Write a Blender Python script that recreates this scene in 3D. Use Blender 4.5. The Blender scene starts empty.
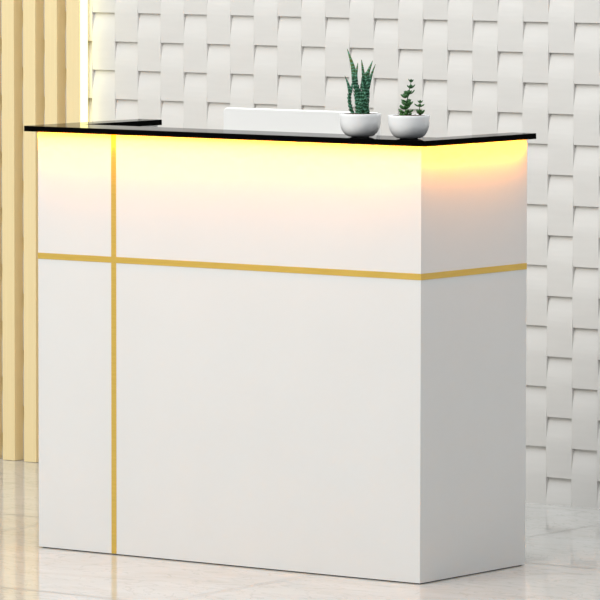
import bpy, bmesh, math, random
from mathutils import Vector, Matrix
random.seed(4)
C = bpy.context.scene.collection
S = bpy.context.scene

# ------------------------------------------------------------------ materials
def mat(name, color, rough=.5, metal=0, spec=.5, ior=1.5):
    m = bpy.data.materials.new(name); m.use_nodes = True
    b = m.node_tree.nodes['Principled BSDF']
    b.inputs['Base Color'].default_value = (*color, 1)
    b.inputs['Roughness'].default_value = rough
    b.inputs['Metallic'].default_value = metal
    b.inputs['Specular IOR Level'].default_value = spec
    b.inputs['IOR'].default_value = ior
    return m

def nodes(m):
    return m.node_tree.nodes, m.node_tree.links, m.node_tree.nodes['Principled BSDF']

def mottled(name, c1, c2, scale=(6, 6, 6), noise=3, rough=.5, metal=0, spec=.5, detail=4, bump=0, coord='Object'):
    m = mat(name, c1, rough, metal, spec)
    n, l, b = nodes(m)
    tc = n.new('ShaderNodeTexCoord'); mp = n.new('ShaderNodeMapping')
    mp.inputs['Scale'].default_value = scale
    nz = n.new('ShaderNodeTexNoise'); nz.inputs['Scale'].default_value = noise; nz.inputs['Detail'].default_value = detail
    r = n.new('ShaderNodeValToRGB')
    r.color_ramp.elements[0].position = .35; r.color_ramp.elements[0].color = (*c1, 1)
    r.color_ramp.elements[1].position = .65; r.color_ramp.elements[1].color = (*c2, 1)
    l.new(tc.outputs[coord], mp.inputs['Vector']); l.new(mp.outputs[0], nz.inputs['Vector'])
    l.new(nz.outputs['Fac'], r.inputs[0]); l.new(r.outputs[0], b.inputs['Base Color'])
    if bump:
        bp = n.new('ShaderNodeBump'); bp.inputs['Strength'].default_value = bump; bp.inputs['Distance'].default_value = .002
        l.new(nz.outputs['Fac'], bp.inputs['Height']); l.new(bp.outputs[0], b.inputs['Normal'])
    return m

def emit(name, color, strength):
    m = bpy.data.materials.new(name); m.use_nodes = True
    n = m.node_tree.nodes; n.clear()
    e = n.new('ShaderNodeEmission'); e.inputs[0].default_value = (*color, 1); e.inputs[1].default_value = strength
    o = n.new('ShaderNodeOutputMaterial'); m.node_tree.links.new(e.outputs[0], o.inputs[0])
    return m

M_panel = mottled('white_laminate', (.82, .82, .81), (.83, .83, .82), (1, 1, 1), 5, rough=.5, spec=.25)
M_inner = mat('white_melamine', (.82, .81, .79), .45)
M_black = mat('black_gloss_top', (.002, .002, .002), .05, 0, .5, 1.04)
M_gold = mottled('brushed_gold', (.74, .50, .095), (.79, .545, .115), (4, 4, 60), 3, rough=.42, metal=.35)
M_slat = mottled('pale_gold_slat', (.92, .745, .41), (.95, .775, .44), (60, 60, 1.2), 3, rough=.45, spec=.4)
M_wall = mottled('woven_plaster', (.735, .715, .685), (.75, .73, .70), (2, 2, 14), 5, rough=.62, spec=.25)
M_ceramic = mat('white_ceramic', (.93, .93, .935), .16, 0, .6)
M_soil = mottled('dark_soil', (.05, .028, .016), (.13, .075, .045), (60, 60, 60), 3, rough=.95, bump=.8)
M_monitor = mat('white_plastic', (.96, .955, .94), .3, 0, .5)
M_screen = mat('dark_screen', (.01, .01, .012), .12)
M_alu = mat('satin_aluminium', (.75, .75, .76), .3, .9)
M_led_desk = emit('amber_led', (1.0, .335, .003), 132)
M_led_wall = emit('warm_white_led', (1.0, .93, .40), 2.5)

def succulent_mat(name, lo, mid, hi, zlo, zhi, bands=False):
    m = mat(name, mid, .5, 0, .35)
    n, l, b = nodes(m)
    tc = n.new('ShaderNodeTexCoord'); sp = n.new('ShaderNodeSeparateXYZ')
    mr = n.new('ShaderNodeMapRange'); mr.inputs['From Min'].default_value = zlo; mr.inputs['From Max'].default_value = zhi
    r = n.new('ShaderNodeValToRGB'); r.color_ramp.elements[0].color = (*lo, 1)
    r.color_ramp.elements[1].color = (*hi, 1)
    e = r.color_ramp.elements.new(.55); e.color = (*mid, 1)
    nz = n.new('ShaderNodeTexNoise'); nz.inputs['Scale'].default_value = 260; nz.inputs['Detail'].default_value = 2
    mx = n.new('ShaderNodeMix'); mx.data_type = 'RGBA'; mx.blend_type = 'MULTIPLY'; mx.inputs[0].default_value = .8
    r2 = n.new('ShaderNodeValToRGB'); r2.color_ramp.elements[0].position = .38; r2.color_ramp.elements[0].color = (.45, .5, .5, 1)
    r2.color_ramp.elements[1].position = .62; r2.color_ramp.elements[1].color = (1.25, 1.25, 1.2, 1)
    l.new(tc.outputs['Object'], sp.inputs[0]); l.new(sp.outputs['Z'], mr.inputs['Value']); l.new(mr.outputs[0], r.inputs[0])
    l.new(tc.outputs['Object'], nz.inputs['Vector']); l.new(nz.outputs['Fac'], r2.inputs[0])
    l.new(r.outputs[0], mx.inputs[6]); l.new(r2.outputs[0], mx.inputs[7]); l.new(mx.outputs[2], b.inputs['Base Color'])
    if bands:
        wv = n.new('ShaderNodeTexWave'); wv.wave_type = 'BANDS'; wv.bands_direction = 'Z'
        wv.inputs['Scale'].default_value = 40; wv.inputs['Distortion'].default_value = 6; wv.inputs['Detail'].default_value = 1.5; wv.inputs['Detail Scale'].default_value = 2.5
        l.new(tc.outputs['Object'], wv.inputs['Vector'])
        rb = n.new('ShaderNodeValToRGB'); rb.color_ramp.elements[0].position = .62; rb.color_ramp.elements[1].position = .88
        l.new(wv.outputs['Fac'], rb.inputs[0])
        m3 = n.new('ShaderNodeMix'); m3.data_type = 'RGBA'
        l.new(rb.outputs[0], m3.inputs[0]); l.new(mx.outputs[2], m3.inputs[6]); m3.inputs[7].default_value = (.12, .33, .22, 1)
        l.new(m3.outputs[2], b.inputs['Base Color'])
    return m

# polished marble floor with thin tile joints
def floor_mat():
    m = mat('polished_marble', (.7, .68, .65), .075, 0, .5, 1.5)
    n, l, b = nodes(m)
    tc = n.new('ShaderNodeTexCoord')
    mp = n.new('ShaderNodeMapping'); mp.inputs['Scale'].default_value = (1.1, 2.3, 1); mp.inputs['Rotation'].default_value = (0, 0, .52)
    l.new(tc.outputs['Object'], mp.inputs['Vector'])
    nz = n.new('ShaderNodeTexNoise'); nz.inputs['Scale'].default_value = 2.6; nz.inputs['Detail'].default_value = 9
    nz.inputs['Roughness'].default_value = .62; nz.inputs['Distortion'].default_value = 1.1
    l.new(mp.outputs[0], nz.inputs['Vector'])
    r = n.new('ShaderNodeValToRGB'); cr = r.color_ramp
    cr.elements[0].position = .36; cr.elements[0].color = (.52, .505, .475, 1)
    cr.elements[1].position = .66; cr.elements[1].color = (.575, .57, .55, 1)
    e = cr.elements.new(.5); e.color = (.545, .54, .515, 1)
    l.new(nz.outputs['Fac'], r.inputs[0])
    # fine veins
    nv = n.new('ShaderNodeTexNoise'); nv.inputs['Scale'].default_value = 4.5; nv.inputs['Detail'].default_value = 6; nv.inputs['Distortion'].default_value = 2.0
    l.new(mp.outputs[0], nv.inputs['Vector'])
    rv = n.new('ShaderNodeValToRGB'); rv.color_ramp.elements[0].position = .0; rv.color_ramp.elements[0].color = (1, 1, 1, 1)
    rv.color_ramp.elements[1].position = 1; rv.color_ramp.elements[1].color = (1, 1, 1, 1)
    for p, c in ((.475, 1.0), (.5, .84), (.525, 1.0)):
        q = rv.color_ramp.elements.new(p); q.color = (c, c, c, 1)
    l.new(nv.outputs['Fac'], rv.inputs[0])
    mx = n.new('ShaderNodeMix'); mx.data_type = 'RGBA'; mx.blend_type = 'MULTIPLY'; mx.inputs[0].default_value = 1
    l.new(r.outputs[0], mx.inputs[6]); l.new(rv.outputs[0], mx.inputs[7])
    # joints: x = -.302 + 1.151 k ; y = .487 + 1.121 k
    sp = n.new('ShaderNodeSeparateXYZ'); l.new(tc.outputs['Object'], sp.inputs[0])
    def joint(axis, off, per, w):
        a = n.new('ShaderNodeMath'); a.operation = 'SUBTRACT'; a.inputs[1].default_value = off - per / 2
        l.new(sp.outputs[axis], a.inputs[0])
        f = n.new('ShaderNodeMath'); f.operation = 'FLOORED_MODULO'; f.inputs[1].default_value = per; l.new(a.outputs[0], f.inputs[0])
        s = n.new('ShaderNodeMath'); s.operation = 'SUBTRACT'; s.inputs[1].default_value = per / 2; l.new(f.outputs[0], s.inputs[0])
        ab = n.new('ShaderNodeMath'); ab.operation = 'ABSOLUTE'; l.new(s.outputs[0], ab.inputs[0])
        c = n.new('ShaderNodeMath'); c.operation = 'LESS_THAN'; c.inputs[1].default_value = w; l.new(ab.outputs[0], c.inputs[0])
        return c
    jx = joint('X', -.302, 1.151, .0021); jy = joint('Y', .487, 1.121, .0036)
    mxx = n.new('ShaderNodeMath'); mxx.operation = 'MAXIMUM'; l.new(jx.outputs[0], mxx.inputs[0]); l.new(jy.outputs[0], mxx.inputs[1])
    m2 = n.new('ShaderNodeMix'); m2.data_type = 'RGBA'; l.new(mxx.outputs[0], m2.inputs[0])
    l.new(mx.outputs[2], m2.inputs[6]); m2.inputs[7].default_value = (.20, .18, .16, 1)
    l.new(m2.outputs[2], b.inputs['Base Color'])
    rr = n.new('ShaderNodeMix'); rr.data_type = 'FLOAT'; l.new(mxx.outputs[0], rr.inputs[0]); rr.inputs[2].default_value = .075; rr.inputs[3].default_value = .45
    l.new(rr.outputs[0], b.inputs['Roughness'])
    return m
M_floor = floor_mat()

# ------------------------------------------------------------------ mesh helpers
def link(name, bm, material, parent=None, smooth=False, bevel=0, loc=None, auto=False):
    me = bpy.data.meshes.new(name); bm.normal_update(); bm.to_mesh(me); bm.free()
    me.materials.append(material)
    if smooth:
        for p in me.polygons: p.use_smooth = True
    o = bpy.data.objects.new(name, me); C.objects.link(o)
    if parent: o.parent = parent
    if loc: o.location = loc
    if bevel:
        b = o.modifiers.new('bevel', 'BEVEL'); b.width = bevel; b.segments = 2; b.limit_method = 'ANGLE'
    return o

def add_box(bm, x0, x1, y0, y1, z0, z1):
    v = [bm.verts.new(p) for p in ((x0, y0, z0), (x1, y0, z0), (x1, y1, z0), (x0, y1, z0), (x0, y0, z1), (x1, y0, z1), (x1, y1, z1), (x0, y1, z1))]
    for f in ((0, 3, 2, 1), (4, 5, 6, 7), (0, 1, 5, 4), (1, 2, 6, 5), (2, 3, 7, 6), (3, 0, 4, 7)):
        bm.faces.new([v[i] for i in f])

def box(name, m, parent, *b, bevel=0):
    bm = bmesh.new(); add_box(bm, *b)
    return link(name, bm, m, parent, bevel=bevel)

def prism(name, m, parent, pts, z0, z1, bevel=0):
    """horizontal polygon (counter-clockwise) extruded z0..z1"""
    bm = bmesh.new()
    a = [bm.verts.new((x, y, z0)) for x, y in pts]; b = [bm.verts.new((x, y, z1)) for x, y in pts]
    bm.faces.new(a[::-1]); bm.faces.new(b)
    n = len(pts)
    for i in range(n): bm.faces.new((a[i], a[(i + 1) % n], b[(i + 1) % n], b[i]))
    return link(name, bm, m, parent, bevel=bevel)

def lathe(bm, prof, seg=64, closed=False):
    rings = []
    for r, z in prof:
        if r < 1e-6: rings.append([bm.verts.new((0, 0, z))])
        else: rings.append([bm.verts.new((r * math.cos(2 * math.pi * i / seg), r * math.sin(2 * math.pi * i / seg), z)) for i in range(seg)])
    for A, B in zip(rings, rings[1:]):
        for i in range(seg):
            j = (i + 1) % seg
            if len(A) == 1 and len(B) == 1: continue
            if len(A) == 1: bm.faces.new((A[0], B[j], B[i]))
            elif len(B) == 1: bm.faces.new((A[i], A[j], B[0]))
            else: bm.faces.new((A[i], A[j], B[j], B[i]))

def thing(name, label, cat, loc=(0, 0, 0), group=None):
    o = bpy.data.objects.new(name, None); o.empty_display_size = .1; C.objects.link(o); o.location = loc
    tag(o, label, cat, group); return o
def tag(o, label, cat, group=None):
    o['label'] = label; o['category'] = cat
    if group: o['group'] = group
def struct(o): o['kind'] = 'structure'; return o

# ------------------------------------------------------------------ setting
WY = 1.5365            # plane of the recessed tops of the woven relief
struct(prism('floor', M_floor, None, [(-5.5, -6.5), (4, -6.5), (4, WY + .05), (-5.5, WY + .05)], -.05, 0))

def woven_wall():
    bm = bmesh.new()
    w, h = .0813, .1617
    xe = -.5785
    k0, k1 = -56, 26
    seg = 12
    # outward depth along one tile, t = 0 top .. 1 bottom
    def prof(t):
        if t < .5: return .0118 * math.sin(math.pi * t) ** .9 if t > 0 else 0.0
        return .0118 - .0019 * (1 - math.cos((t - .5) * math.pi)) * 1.0
    top = 2.82
    for k in range(k0, k1):
        x0, x1 = xe + w * k, xe + w * (k + 1)
        cx = (x0 + x1) / 2
        zb = .1545 if (k % 2) == 0 else .0735      # class of the column that starts at x = -.5785 is even
        z = zb - h * 3
        pts = []                                  # list of (z, depth) from bottom to top
        n = 0
        while z < top:
            for i in range(seg + 1):
                t = 1 - i / seg
                zz = z + h * i / seg
                if 0 <= zz <= top: pts.append((zz, prof(t)))
            z += h
        # close bottom and top exactly
        first = pts[0]
        if first[0] > 0: pts.insert(0, (0, first[1]))
        if pts[-1][0] < top: pts.append((top, pts[-1][1]))
        g = .00015
        L = [bm.verts.new((x0 + g, WY - d, zz)) for zz, d in pts]
        R = [bm.verts.new((x1 - g, WY - d, zz)) for zz, d in pts]
        LB = [bm.verts.new((x0 + g, WY + .004, zz)) for zz, d in pts]
        RB = [bm.verts.new((x1 - g, WY + .004, zz)) for zz, d in pts]
        for i in range(len(pts) - 1):
            bm.faces.new((L[i], R[i], R[i + 1], L[i + 1]))
            if abs(pts[i][0] - pts[i + 1][0]) > 1e-6:
                bm.faces.new((R[i], RB[i], RB[i + 1], R[i + 1]))
                bm.faces.new((LB[i], L[i], L[i + 1], LB[i + 1]))
    # backing slab
    add_box(bm, xe + w * k0, xe + w * k1, WY + .003, WY + .05, 0, top)
    o = link('wall_back', bm, M_wall)
    return struct(o)
woven_wall()

# ------------------------------------------------------------------ slats and light strip against the wall
places = ['rightmost, touching the glowing light strip', 'second to the left of the glowing light strip',
          'third to the left of the glowing light strip', 'fourth to the left of the glowing light strip',
          'outermost, farthest from the light strip']
slat0 = None
for i in range(5):
    x1 = -2.2235 - .0787 * i
    if slat0 is None:
        bm = bmesh.new(); add_box(bm, -.0445, 0, 0, .043, 0, 2.8)
        o = link('decorative_slat', bm, M_slat, bevel=.0006); slat0 = o
    else:
        o = slat0.copy(); C.objects.link(o)
    o.location = (x1, 1.487, .0008)
    tag(o, 'pale gold vertical wall slat, ' + places[i], 'slat', 'pale gold slats standing against the woven wall')

st = thing('light_strip', 'glowing warm white vertical light strip between the gold slats and the white woven wall', 'light', (-2.2225, 1.506, 0))
box('channel', M_slat, st, -.0010, .004, -.0188, .0135, .0008, 2.8)
box('diffuser', M_led_wall, st, .004, .0075, -.0186, .0128, .004, 2.79, bevel=.001)

# ------------------------------------------------------------------ reception desk
W, D, H, T = 1.1622, .4464, 1.040, 1.0538
g1, g2 = .7232, .7381
z0 = .0025
desk = thing('reception_desk', 'white reception desk with black U-shaped top, gold inlay lines and amber glow under the top', 'desk', (-W / 2, D / 2, 0))
dl = Vector((W / 2, -D / 2, 0))
def dbox(name, m, *b, bevel=0, parent=desk):
    o = box(name, m, parent, *b, bevel=bevel)
    if parent == desk: o.location = dl
    return o
th = .03
# panels meet in mitred corners
o = prism('front_panel', M_panel, desk, [(-W, 0), (0, 0), (-th, th), (-W + th, th)], z0, H - .0001); o.location = dl
o = prism('side_panel', M_panel, desk, [(0, 0), (0, D), (-th, D), (-th, th)], z0, H - .0001); o.location = dl
o = prism('side_panel', M_panel, desk, [(-W, 0), (-W + th, th), (-W + th, D), (-W, D)], z0, H - .0001); o.location = dl
M_base = mat('shadow_line_dark', (.02, .02, .02), .7)
# recessed base under the panels, coloured dark for the shadow line at the floor
o = prism('shadow_line_plinth', M_base, desk, [(-W + .008, .006), (-.006, .006), (-.006, D - .006), (-.03, D - .006), (-.03, .03), (-W + .03, .03), (-W + .03, D - .006), (-W + .008, D - .006)], 0, z0 + .0002)
o.location = dl
# gold inlays
e = .0009
gx0, gx1 = -.9304, -.9153
o = prism('gold_inlay', M_gold, desk, [(-W - e, -e), (e, -e), (e, D - .0005), (-.0002, D - .0005), (-.0002, -.0002 + .0002), (-W, 0), (-W, D - .0005), (-W - e, D - .0005)], g1, g2)
o.location = dl; o['label'] = 'horizontal gold inlay'
o = dbox('gold_inlay', M_gold, gx0, gx1, -e, .0, z0 + .0005, g1 - .0001); o['label'] = 'lower vertical gold inlay'
o = dbox('gold_inlay', M_gold, gx0, gx1, -e, .0, g2 + .0001, H - .0002); o['label'] = 'upper vertical gold inlay'
# black top: U shape
ov = .0245
X0, X1, Y0, Y1 = -W - .0255, .027, -.0235, D - .001
wl = .0694; ys = .1245
top = prism('countertop', M_black, desk,
            [(X0, Y0), (X1, Y0), (X1, Y1), (X1 - wl, Y1), (X1 - wl, ys), (X0 + wl, ys), (X0 + wl, Y1), (X0, Y1)], H, T, bevel=.0004)
top.location = dl; top['label'] = 'black glossy U-shaped top'
# light strip let into the underside of the overhang
ls = prism('under_top_light', M_led_desk, desk,
           [(-W - .0198, -.0198), (.0198, -.0198), (.0198, D - .012), (.0128, D - .012), (.0128, -.0128), (-W - .0128, -.0128), (-W - .0128, D - .012), (-W - .0198, D - .012)], H - .0002, H + .0004)
ls.location = dl; ls['label'] = 'amber light strip under the overhanging edge'
# staff side: worktop, shelf, modesty support
dbox('worktop', M_inner, -W + th, -th, th, D - .01, .735, .757, bevel=.001)
dbox('shelf', M_inner, -W + th, -th, th, D - .08, .36, .378, bevel=.001)

# ------------------------------------------------------------------ monitor on the worktop behind the top
mon = thing('monitor', 'white monitor back rising above the black top, partly behind the taller plant', 'monitor', (-.5375, .25, .757))
def rounded_slab(name, m, parent, w, h, r, y0, y1, zc, seg=8, bevel=.003):
    bm = bmesh.new(); pts = []
    for cx, cz, a0 in ((w / 2 - r, h / 2 - r, 0), (-w / 2 + r, h / 2 - r, 90), (-w / 2 + r, -h / 2 + r, 180), (w / 2 - r, -h / 2 + r, 270)):
        for i in range(seg + 1):
            a = math.radians(a0 + 90 * i / seg); pts.append((cx + r * math.cos(a), zc + cz + r * math.sin(a)))
    A = [bm.verts.new((x, y0, z)) for x, z in pts]; B = [bm.verts.new((x, y1, z)) for x, z in pts]
    bm.faces.new(A); bm.faces.new(B[::-1])
    n = len(pts)
    for i in range(n): bm.faces.new((A[i], B[i], B[(i + 1) % n], A[(i + 1) % n]))
    bmesh.ops.recalc_face_normals(bm, faces=bm.faces)
    return link(name, bm, m, parent, bevel=bevel)
MT = .3445   # top above the worktop
mh = .290
rounded_slab('housing', M_monitor, mon, 0.467, mh, .012, -.006, .012, MT - mh / 2)
rounded_slab('screen', M_screen, mon, .447, mh - .02, .006, .0121, .0135, MT - mh / 2, bevel=0)
box('stand', M_alu, mon, -.03, .03, -.016, -.0065, .006, .20, bevel=.002)
rounded = box('base', M_alu, mon, -.10, .10, -.055, .09, .0, .006, bevel=.002)

# ------------------------------------------------------------------ pots
def pot_mesh(parent, R=.0492, Hh=.0560, foot=.023, soil_z=.0542):
    bm = bmesh.new()
    out = [(0, .0), (foot - .002, .0), (foot, .0012)]
    for i in range(1, 17):
        t = i / 16
        # rounded bowl: quick flare, nearly upright rim
        a = t * math.pi / 2
        r = foot + (R - foot) * math.sin(a) ** .92
        z = .0012 + (Hh - .016) * (1 - math.cos(a)) ** .95
        out.append((r, z))
    out += [(R + .0006, Hh - .008), (R + .0006, Hh - .0012), (R + .0001, Hh), (R - .0014, Hh), (R - .0024, Hh - .0012), (R - .003, Hh - .01), (R - .008, Hh - .022), (foot, .008), (0, .006)]
    lathe(bm, out, 72)
    bmesh.ops.recalc_face_normals(bm, faces=bm.faces)
    p = link('pot', bm, M_ceramic, parent, smooth=True)
    # gravelly soil
    bm = bmesh.new(); rr = R - .0042
    prof = [(0, soil_z + .002), (rr * .4, soil_z + .0016), (rr * .8, soil_z + .0006), (rr, soil_z - .001), (rr - .005, soil_z - .012), (0, soil_z - .014)]
    lathe(bm, prof, 48)
    for v in bm.verts:
        if v.co.z > soil_z - .0005 and v.co.xy.length < rr - .002: v.co.z += random.uniform(-.001, .0012)
    bmesh.ops.recalc_face_normals(bm, faces=bm.faces)
    link('soil', bm, M_soil, parent, smooth=True)
    return p

# camera basis (world) used only to read plant shapes off the photograph at the plant's own depth
yaw, pit, rol = 0.63411, 0.07985, 0.0016
F = 5385.118
CAM = Vector((7.27501, -10.37353, 1.6895))
cyw, syw = math.cos(yaw), math.sin(yaw)
fw = Vector((-syw * math.cos(pit), cyw * math.cos(pit), -math.sin(pit)))
r1 = Vector((cyw, syw, 0)); u1 = r1.cross(fw)
r2 = r1 * math.cos(rol) + u1 * math.sin(rol); u2 = -r1 * math.sin(rol) + u1 * math.cos(rol)

PX = 1 / 417.0                     # metres per photograph pixel at the pots
def pv(dx, dy, depth=0.0):
    """offset from the pot base: dx right, dy up (in photo pixels), depth away from the viewer (m)"""
    a = Vector((cyw, syw, 0)); b = Vector((-syw, cyw, 0))
    return a * (dx * PX) + b * depth + Vector((0, 0, dy * PX))

def add_leaf(bm, p, d, n, L, w, t, curl=.15, tipw=.12, seg=7, rs=8):
    """fleshy leaf: base p, direction d, face normal n"""
    d = d.normalized(); n = (n - d * n.dot(d)).normalized(); s = d.cross(n)
    rings = []
    for i in range(seg + 1):
        u = i / seg
        c = p + d * (L * u) + n * (curl * L * u * u)
        k = math.sin(math.pi * min(1, (u * .86 + .14))) ** .7 if tipw < .5 else math.sin(math.pi * (u * .9 + .06)) ** .55 * (.55 + .45 * u)
        if tipw < .5: k = (1 - u) ** .75 * (.75 + .6 * u) + .02
        ww, tt = w * k, t * max(k, .1)
        rings.append([bm.verts.new(c + s * (ww * math.cos(2 * math.pi * j / rs)) + n * (tt * math.sin(2 * math.pi * j / rs))) for j in range(rs)])
    for A, B in zip(rings, rings[1:]):
        for j in range(rs): bm.faces.new((A[j], A[(j + 1) % rs], B[(j + 1) % rs], B[j]))
    bm.faces.new(rings[0][::-1]); bm.faces.new(rings[-1])

def catmull(pts, u):
    n = len(pts) - 1; x = min(u * n, n - 1e-6); i = int(x); t = x - i
    P = lambda k: pts[max(0, min(n, k))]
    a, b, c, d = P(i - 1), P(i), P(i + 1), P(i + 2)
    return .5 * ((2 * b) + (c - a) * t + (2 * a - 5 * b + 4 * c - d) * t * t + (3 * b - a - 3 * c + d) * t ** 3)

def tube(bm, pts, radii, seg=24, rs=10):
    rings = []
    for i in range(seg + 1):
        u = i / seg
        c = catmull(pts, u); tdir = (catmull(pts, min(1, u + .02)) - catmull(pts, max(0, u - .02))).normalized()
        a = tdir.cross(Vector((.3, 1, .1))).normalized(); b = tdir.cross(a)
        x = u * (len(radii) - 1); k = min(int(x), len(radii) - 2); r = radii[k] + (radii[k + 1] - radii[k]) * (x - k)
        rings.append([bm.verts.new(c + a * (r * math.cos(2 * math.pi * j / rs)) + b * (r * math.sin(2 * math.pi * j / rs))) for j in range(rs)])
    for A, B in zip(rings, rings[1:]):
        for j in range(rs): bm.faces.new((A[j], A[(j + 1) % rs], B[(j + 1) % rs], B[j]))
    bm.faces.new(rings[0][::-1]); bm.faces.new(rings[-1])

# --- tall scaly succulent
M_spike = succulent_mat('scaly_succulent', (.02, .10, .035), (.016, .085, .045), (.16, .22, .04), .055, .20, True)
p1 = thing('potted_succulent', 'white bowl pot with tall spiky scaly green succulent on the black top', 'potted plant', (-.2010, .0330, T))
pot_mesh(p1)
def shoot(points, R, nrow, taper=.55, per=5, tips=(), phase=0):
    """stem clad in overlapping pointed leaves; points in photo px relative to the pot base, depth in m"""
    pts = [pv(*q) for q in points]
    bm = bmesh.new(); q = R / .0098
    tube(bm, pts, [R * .8, R * .8, R * .75, R * .5, R * .08])
    for i in range(nrow):
        u = (i + .2) / nrow * .93
        c = catmull(pts, u); td = (catmull(pts, min(1, u + .03)) - catmull(pts, max(0, u - .01))).normalized()
        a = td.cross(Vector((.2, 1, .3))).normalized(); b = td.cross(a)
        k = 1 if u < taper else max(.22, 1 - (u - taper) / (1 - taper) * .85)
        for j in range(per):
            ang = 2 * math.pi * (j / per + i * .5 / per + phase) + i * .35
            o = a * math.cos(ang) + b * math.sin(ang)
            add_leaf(bm, c + o * (R * .6 * k), td * 1.0 + o * .80, -o, .0128 * (.6 + .4 * k) * q, (.0046 * k + .0005) * q, (.0021 * k + .0003) * q, curl=.34, seg=5, rs=6)
    for tp in tips:                                    # long horn-like leaves at the crown
        hp = [pv(*v) for v in tp[0]]
        tube(bm, hp, [tp[1], tp[1] * .8, tp[1] * .5, tp[1] * .06], seg=12, rs=8)
        for i in range(7):                             # small marginal teeth
            u = .1 + i * .11
            c = catmull(hp, u); td = (catmull(hp, u + .05) - catmull(hp, u)).normalized()
            for sgn in (-1, 1):
                s = Vector((cyw, syw, 0)) * sgn
                add_leaf(bm, c + s * (tp[1] * .5 * (1 - u)), td + s * .5, Vector((0, 0, 1)) , .005 * (1.1 - u), .0012 * (1.1 - u), .0008, seg=3, rs=5)
    bmesh.ops.recalc_face_normals(bm, faces=bm.faces)
    return link('shoot', bm, M_spike, p1, smooth=True)
# dx from pot centre x=360.2, dy up from base y=136.8
shoot([(-5.5, 20, .004), (-9.4, 28, .004), (-10.9, 38, .003), (-10.3, 46, .002), (-10.5, 50, .002)], .0050, 10, .6,
      tips=[([(-10.0, 43, .0), (-11.5, 50, 0), (-13.0, 55, 0), (-15.6, 61, .0)], .0046), ([(-9.6, 44, .0), (-8.6, 50, 0), (-7.2, 55, 0), (-5.8, 60, .0)], .0038)])
shoot([(-1.6, 20, .0), (-1.9, 32, .0), (-3.4, 45, .002), (-5.6, 57, .003), (-7.2, 68, .004)], .0082, 12, .5,
      tips=[([(-5.6, 55, .002), (-7.0, 67, .003), (-9.3, 76, .003), (-13.2, 87.5, .003)], .0072), ([(-4, 55, -.004), (-4.4, 61, -.006), (-3.4, 68, -.006), (-2.6, 74, -.006)], .0046)])
shoot([(4.5, 20, .0), (4.0, 32, .0), (4.4, 44, .0), (5.4, 55, .0), (6.6, 64, .0)], .0112, 12, .72,
      tips=[([(4.0, 53, 0), (3.0, 62, .001), (2.0, 70, .001), (1.0, 77, .001)], .0050), ([(6, 56, .0), (7.6, 64, .0), (9.8, 70, 0), (12.2, 76, 0)], .0054),
            ([(7.8, 50, -.003), (9.8, 58, -.004), (12, 65, -.004), (15, 72.5, -.004)], .0046)])
shoot([(.5, 20, -.012), (-.5, 26, -.013), (0, 31, -.013), (.5, 35, -.012), (.6, 39, -.011)], .0066, 6, .5)
shoot([(1.5, 20, .014), (0, 26, .016), (-1.0, 32, .016), (-1.2, 40, .016), (-1.0, 45, .016)], .0060, 7, .5)

# --- small round-leaved succulent
M_jade = succulent_mat('round_leaf_succulent', (.07, .19, .05), (.06, .17, .06), (.03, .11, .045), .055, .15)
p2 = thing('potted_succulent', 'white bowl pot with short round-leaved green succulent near the top\'s right corner', 'potted plant', (-.0645, .0405, T))
pot_mesh(p2)
def jade(stem_pts, nodes_, R=.0014):
    pts = [pv(*q) for q in stem_pts]
    bm = bmesh.new(); tube(bm, pts, [R, R, R * .8, R * .6], seg=14, rs=8)
    st = link('stem', bm, M_jade, p2, smooth=True)
    for (cx, cy, dep), L, spread, rot, n in nodes_:
        c = pv(cx, cy, dep)
        bm = bmesh.new()
        for j in range(n):
            a = rot + 2 * math.pi * j / n
            o = Vector((math.cos(a), math.sin(a), 0))
            d = o * math.sin(spread) + Vector((0, 0, math.cos(spread)))
            add_leaf(bm, c, d, Vector((0, 0, 1)) - o * .3, 1.32 * L * random.uniform(.85, 1.08), L * .52, L * .24, curl=.18, tipw=.8, seg=7, rs=8)
        bmesh.ops.recalc_face_normals(bm, faces=bm.faces)
        link('leaf_cluster', bm, M_jade, p2, smooth=True)
R2 = math.radians
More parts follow.
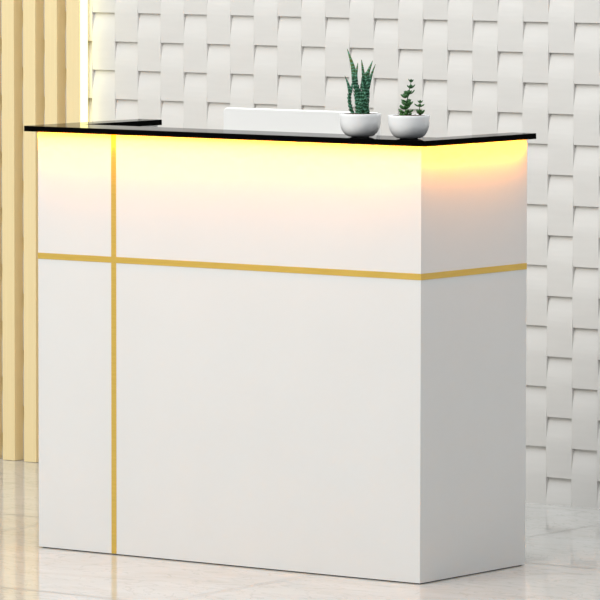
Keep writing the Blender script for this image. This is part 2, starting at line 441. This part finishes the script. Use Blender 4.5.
jade([(-4, 19, 0), (-3, 30, 0), (-1, 42, 0), (2, 56, 0)],
     [((2, 55.5, 0), .0078, R2(48), .63, 4),
      ((1.6, 49.5, 0), .0098, R2(58), .5, 4),
      ((1.4, 44, -.002), .0100, R2(55), .75, 3),
      ((-1.5, 42.5, .0), .0115, R2(50), .2, 4),
      ((-4, 40, -.003), .0112, R2(58), .9, 4),
      ((-3, 36, -.002), .0115, R2(75), .1, 4),
      ((-2.0, 32, -.004), .0135, R2(62), .8, 5),
      ((-4.5, 29, -.005), .0125, R2(66), .4, 5),
      ((-3.5, 25, -.004), .0150, R2(76), .62, 5),
      ((-3.0, 21, -.003), .0150, R2(66), .1, 6),
      ((-4.5, 19.5, -.006), .0130, R2(60), .9, 6)])
jade([(10.5, 19, 0), (10.3, 26, 0), (10.6, 31, 0), (11, 36, 0)],
     [((11, 35, 0), .0072, R2(52), .63, 4),
      ((10.6, 31.5, 0), .0100, R2(72), .6, 4),
      ((11.0, 25, -.001), .0098, R2(60), .5, 4),
      ((11, 23.5, .0), .0118, R2(55), .7, 3)], .0012)

# ------------------------------------------------------------------ camera
cam = bpy.data.cameras.new('camera'); co = bpy.data.objects.new('camera', cam); C.objects.link(co)
mw = Matrix((r2, u2, -fw)).transposed().to_4x4(); mw.translation = CAM
co.matrix_world = mw
cam.sensor_width = 36; cam.sensor_fit = 'HORIZONTAL'; cam.lens = F / 600 * 36
cam.clip_start = .1; cam.clip_end = 100
S.camera = co

# ------------------------------------------------------------------ light
w = bpy.data.worlds.new('world'); S.world = w; w.use_nodes = True
bg = w.node_tree.nodes['Background']; bg.inputs[0].default_value = (.9, .96, 1.0, 1); bg.inputs[1].default_value = .285
def area(name, loc, target, sx, sy, power, color):
    l = bpy.data.lights.new(name, 'AREA'); l.shape = 'RECTANGLE'; l.size = sx; l.size_y = sy; l.energy = power; l.color = color
    o = bpy.data.objects.new(name, l); C.objects.link(o); o.location = loc
    o.rotation_euler = (Vector(target) - Vector(loc)).to_track_quat('-Z', 'Y').to_euler()
    return o
area('key_softbox', (-3.4, -6.2, 4.6), (-.8, .6, .6), 4.0, 3.0, 272, (1, .968, .90))  # unseen softbox as key light, front left and above
area('ceiling_light', (-.2, -.9, 4.6), (-.2, -.9, 0), 6.0, 5.0, 255, (.95, .975, 1))

vs = S.view_settings
vs.view_transform = 'Standard'; vs.look = 'None'; vs.exposure = 0; vs.gamma = 1
try: vs.use_curve_mapping = False
except Exception: pass
